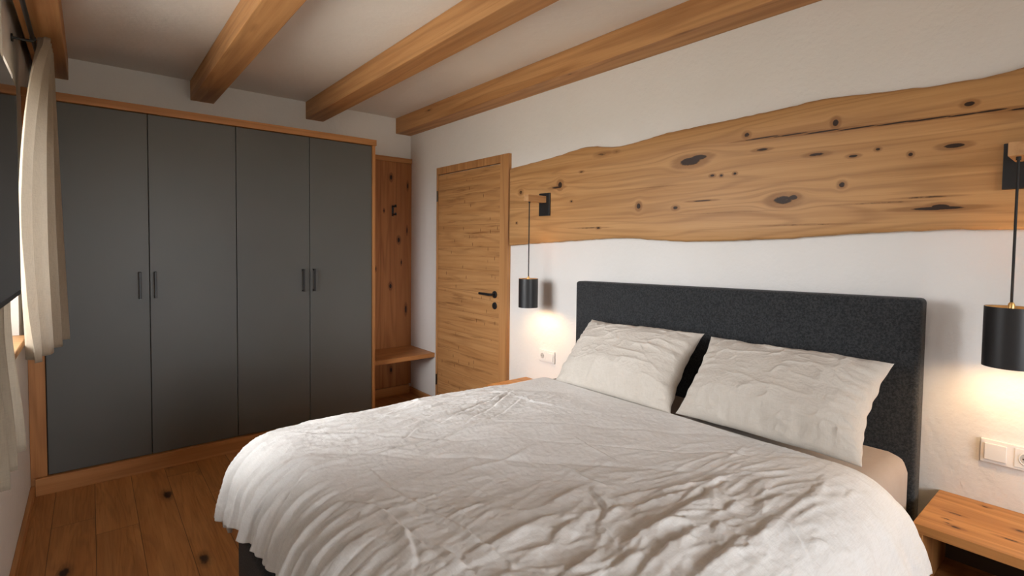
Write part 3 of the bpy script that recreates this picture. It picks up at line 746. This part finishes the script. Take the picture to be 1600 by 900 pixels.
# ------------------------------------------------------------------ hanging bedside lamps
def lamp(y, ztop, zbot, power, label):
    xc = XR-.172; xp = XR-.0345; zp0, zp1 = 1.582, 1.728
    r = thing('pendant_lamp', (xp, y, 1.655), label, 'lamp', 'black bedside pendant lamps')
    obj('wall_plate', box((xp-.012, y-.049, zp0), (xp, y+.049, zp1), .0015), M['black'], r)
    obj('arm', box((xc-.028, y-.021, zp1-.062), (xp-.012, y+.021, zp1-.020), .002), M['pale'], r)
    bm = bmesh.new(); add_tube(bm, [(xc, y, ztop+.012), (xc, y, zp1-.062)], .0035, 10)
    add_tube(bm, [(xc, y, zp1-.072), (xc, y, zp1-.0605)], .006, 12)
    obj('cord', bm, M['cord'], r, smooth=False)
    R = .0615
    bm = bmesh.new(); add_lathe(bm, xc, y, [(R, zbot), (R, ztop), (R-.0018, ztop), (R-.0018, zbot), (R, zbot)], 64)
    sh = obj('lamp_shade', bm, M['black'], r); autosmooth(sh)
    bm = bmesh.new(); add_lathe(bm, xc, y, [(R-.0019, zbot+.001), (R-.0019, ztop-.0005), (R-.0028, ztop-.0005), (R-.0028, zbot+.001), (R-.0019, zbot+.001)], 64)
    obj('shade_lining', bm, M['gold'], sh, smooth=True)
    bm = bmesh.new(); add_lathe(bm, xc, y, [(0, ztop+.014), (.005, ztop+.014), (.008, ztop+.008), (.008, ztop-.030), (.014, ztop-.034), (.014, ztop-.070), (0, ztop-.070)], 24)
    for k in range(3):
        a = k*2*math.pi/3; add_tube(bm, [(xc+.006*math.cos(a), y+.006*math.sin(a), ztop-.010), (xc+(R-.002)*math.cos(a), y+(R-.002)*math.sin(a), ztop-.010)], .0018, 8)
    autosmooth(obj('lamp_holder', bm, M['brass'], r))
    zb = zbot+.034
    bm = bmesh.new(); add_lathe(bm, xc, y, [(0, zb-.024)]+[(.024*math.cos(t), zb+.024*math.sin(t)) for t in np.linspace(-1.3, 1.1, 9)]+[(.010, zb+.028), (0, zb+.028)], 24)
    obj('bulb', bm, M['bulb'], r, smooth=True)
    return r
lamp(2.432, 1.180, .998, 4, 'black cylinder pendant lamp on a wood arm between door and headboard')
lamp(.226, 1.216, 1.034, 4, 'black cylinder pendant lamp on a wood arm above the right nightstand')

# ------------------------------------------------------------------ sockets
def wall_frame(y0, y1, z0, z1, order, label):
    """two-gang frame; order runs from the door side to the viewer's side"""
    r = thing('wall_socket', (XR, (y0+y1)/2, (z0+z1)/2), label, 'socket', 'white two-gang wall plates')
    t = .010; x = XR-.0005
    obj('cover_frame', box((x-t, y0, z0), (x, y1, z1), .003, 3), M['white_plastic'], r)
    w = (y1-y0)/2; zc = (z0+z1)/2
    for k, kind in enumerate(order):
        yc = y1-w*(k+.5); hh = (z1-z0)/2-.012; 
        if kind == 'switch':
            o = obj('rocker', box((x-t-.005, yc-hh, zc-hh), (x-t+.0005, yc+hh, zc+hh), .002, 2), M['white_plastic'], r)
        elif kind == 'socket':
            bm = box((x-t-.002, yc-hh-.003, zc-hh-.003), (x-t+.0005, yc+hh+.003, zc+hh+.003), .001)
            o = obj('socket_insert', bm, M['white_plastic'], r)
            bm = bmesh.new(); seg = 36; rings = []
            for xx, rr in ((x-t-.0022, .0215), (x-t-.0042, .0205), (x-t-.0042, .0185), (x-t-.0022, .0178)):
                rings.append([bm.verts.new((xx, yc+rr*math.cos(2*math.pi*i/seg), zc+rr*math.sin(2*math.pi*i/seg))) for i in range(seg)])
            for A, B in zip(rings, rings[1:]):
                for i in range(seg): bm.faces.new((A[i], A[(i+1) % seg], B[(i+1) % seg], B[i]))
            obj('socket_rim', bm, M['white_plastic'], o, smooth=True)
            bm = bmesh.new(); v = [bm.verts.new((x-t-.0021, yc+.0178*math.cos(2*math.pi*i/seg), zc+.0178*math.sin(2*math.pi*i/seg))) for i in range(seg)]
            w2 = [bm.verts.new((x-t-.0027, yc+.0178*math.cos(2*math.pi*i/seg), zc+.0178*math.sin(2*math.pi*i/seg))) for i in range(seg)]
            bm.faces.new(w2)
            for i in range(seg): bm.faces.new((v[i], v[(i+1) % seg], w2[(i+1) % seg], w2[i]))
            obj('socket_well', bm, M['well'], o)
            for dy in (-.0095, .0095):
                bm = bmesh.new(); add_tube(bm, [(x-t-.0033, yc+dy, zc), (x-t-.0024, yc+dy, zc)], .0026, 12); obj('pin_hole', bm, M['socket_dark'], o)
    return r
M['well'] = plain('socket_well', (.50, .48, .45), .45)
wall_frame(.302-.152, .302, .678, .757, ('switch', 'socket'), 'white wall plate with rocker switch and socket above the right nightstand')
wall_frame(2.353, 2.500, .624, .702, ('socket', 'switch'), 'white wall plate with socket under the far hanging lamp')

# ------------------------------------------------------------------ curtains on a black rod
RX, RZ = XL+.075, 2.335
rd = thing('curtain_rod', (RX, 2.4, RZ), 'thin black curtain rod under the ceiling on the window wall', 'curtain rod')
bm = bmesh.new(); add_tube(bm, [(RX, 1.05, RZ), (RX, 3.66, RZ)], .009, 16); autosmooth(obj('rod', bm, M['black'], rd))
for y in (1.12, 3.345):
    bm = bmesh.new(); add_tube(bm, [(XL+.0008, y, RZ-.012), (XL+.008, y, RZ-.012)], .018, 18); add_tube(bm, [(XL+.004, y, RZ-.012), (RX, y, RZ-.012)], .006, 12)
    add_tube(bm, [(RX, y-.008, RZ), (RX, y+.008, RZ)], .0125, 16)
    autosmooth(obj('bracket', bm, M['black'], rd))
for y in (1.04, 3.66):
    bm = bmesh.new(); add_tube(bm, [(RX, y-.008, RZ), (RX, y+.014, RZ)], .013, 16); autosmooth(obj('end_cap', bm, M['black'], rd))
def curtain(y0t, y1t, y0b, y1b, zb, folds, amp_t, amp_b, seed, label, cx_t, cx_b, lean=0, pull=0, flare=0, tuck=0):
    n, mq = 90, 360
    W = np.linspace(0, 1, n)[:, None]*np.ones((1, mq)); Tt = np.ones((n, 1))*np.linspace(0, 1, mq)[None, :]
    z = (RZ+.028)+(zb-(RZ+.028))*W
    Ws = sst(W, -.25, .75)*1.0; Ws = (Ws-Ws[0:1])/(Ws[-1:]-Ws[0:1])
    y = (y0t+(y1t-y0t)*Tt)*(1-Ws)+(y0b+(y1b-y0b)*Tt)*Ws
    wob = .35*pn2(Tt*3+seed, W*1.3, seed)+.12*pn2(Tt*9, W*2.5, seed+1)
    ph = (Tt*folds+wob*(.35+W*.9))*2*np.pi
    amp = amp_t*(1-W)+amp_b*W
    x = (cx_t*(1-W)+cx_b*W)+amp*np.sin(ph)+.25*amp*np.sin(2*ph+1.3)*W
    y = y+.012*np.cos(ph*1.0)*(.4+W)
    x += lean*W*(Tt-.45)
    y -= pull*np.sin(np.clip(W*1.05, 0, 1)*np.pi)*(1-Tt)**2
    x += flare*sst(W, .765, 1)*(.4+.6*Tt)-tuck*np.sin(np.clip((W-.04)/.96, 0, 1)**.7*np.pi)*(1-Tt)**1.5
    x = np.maximum(x, XL+.012)
    z = z+.010*pn2(Tt*4, W*0, seed+4)*W
    P = np.stack([x, y, z], -1)
    og = (RX, (y0t+y1t)/2, zb)
    o = grid_mesh('curtain', P, M['curtain'], None, og)
    md = o.modifiers.new('thickness', 'SOLIDIFY'); md.thickness = .003
    # bottom hem as a doubled strip
    hem = P[-8:].copy(); 
    return tag(o, label, 'curtain', 'linen curtains')
curtain(3.36, 3.64, 2.96, 3.62, .858, 3.4, .024, .034, 3, 'linen curtain gathered at the wardrobe end of the window', RX+.038, XL+.108, lean=.085, pull=.22, tuck=.034)
curtain(1.36, 1.70, 1.32, 1.80, .858, 3.6, .012, .042, 8, 'linen curtain hanging behind and below the television', RX+.027, XL+.082, flare=.024)

# ------------------------------------------------------------------ television
TX = -.124; TY0, TY1, TZ0, TZ1 = .76, 1.625, 1.257, 1.735
tv = thing('television', (TX+.02, 1.19, 1.25), 'flat black television mounted in front of the window wall', 'television')
bm = box((TX-.022, TY0, TZ0), (TX, TY1, TZ1), .004)
obj('housing', bm, M['bezel'], tv)
obj('screen', box((TX-.004, TY0+.009, TZ0+.013), (TX+.0012, TY1-.009, TZ1-.009), .0005, 1), M['screen'], tv)
bm = bmesh.new(); add_box(bm, (TX-.036, .98, 1.36), (TX-.0215, 1.30, 1.62), .003); add_box(bm, (XL+.020, 1.10, 1.44), (TX-.0355, 1.18, 1.54), .003); add_box(bm, (XL+.0008, 1.04, 1.38), (XL+.022, 1.24, 1.60), .003)
obj('wall_mount', bm, M['black'], tv)

# ------------------------------------------------------------------ daylight and lamps
wl = bpy.data.worlds.new('overcast_sky'); SC.world = wl; wl.use_nodes = True
nt = wl.node_tree; nt.nodes.clear()
bg = nt.nodes.new('ShaderNodeBackground'); ou = nt.nodes.new('ShaderNodeOutputWorld')
tc = nt.nodes.new('ShaderNodeTexCoord'); sx = nt.nodes.new('ShaderNodeSeparateXYZ'); nt.links.new(tc.outputs['Generated'], sx.inputs[0])
rp = nt.nodes.new('ShaderNodeValToRGB'); mr = nt.nodes.new('ShaderNodeMapRange')
mr.inputs[1].default_value = -.2; mr.inputs[2].default_value = 1
nt.links.new(sx.outputs[2], mr.inputs[0]); nt.links.new(mr.outputs[0], rp.inputs[0])
el = rp.color_ramp.elements                       # meadow below the horizon, bright overcast above it
el[0].position = .15; el[0].color = (.38, .36, .315, 1); el[1].position = .19; el[1].color = (.92, .95, 1, 1)
e2 = el.new(.6); e2.color = (1.0, 1.0, 1.0, 1)
nt.links.new(rp.outputs[0], bg.inputs[0]); bg.inputs[1].default_value = 17
nt.links.new(bg.outputs[0], ou.inputs[0])
def portal(name, loc, rot, sx, sy):
    l = bpy.data.lights.new(name, 'AREA'); l.shape = 'RECTANGLE'; l.size = sx; l.size_y = sy; l.cycles.is_portal = True
    o = bpy.data.objects.new(name, l); COL.objects.link(o); o.location = loc; o.rotation_euler = rot
portal('window_portal', (XL-WT-.01, (WY0+WY1)/2, (WZ0+WZ1)/2), (0, -math.pi/2, 0), WZ1-WZ0, WY1-WY0)
portal('window_portal', ((VX0+VX1)/2, YN-WT-.01, (VZ0+VZ1)/2), (math.pi/2, 0, 0), VX1-VX0, VZ1-VZ0)

vs = SC.view_settings
SC.display_settings.display_device = 'sRGB'
vs.view_transform = 'Standard'; vs.look = 'None'; vs.gamma = 1; vs.use_curve_mapping = False
vs.exposure = 0.34
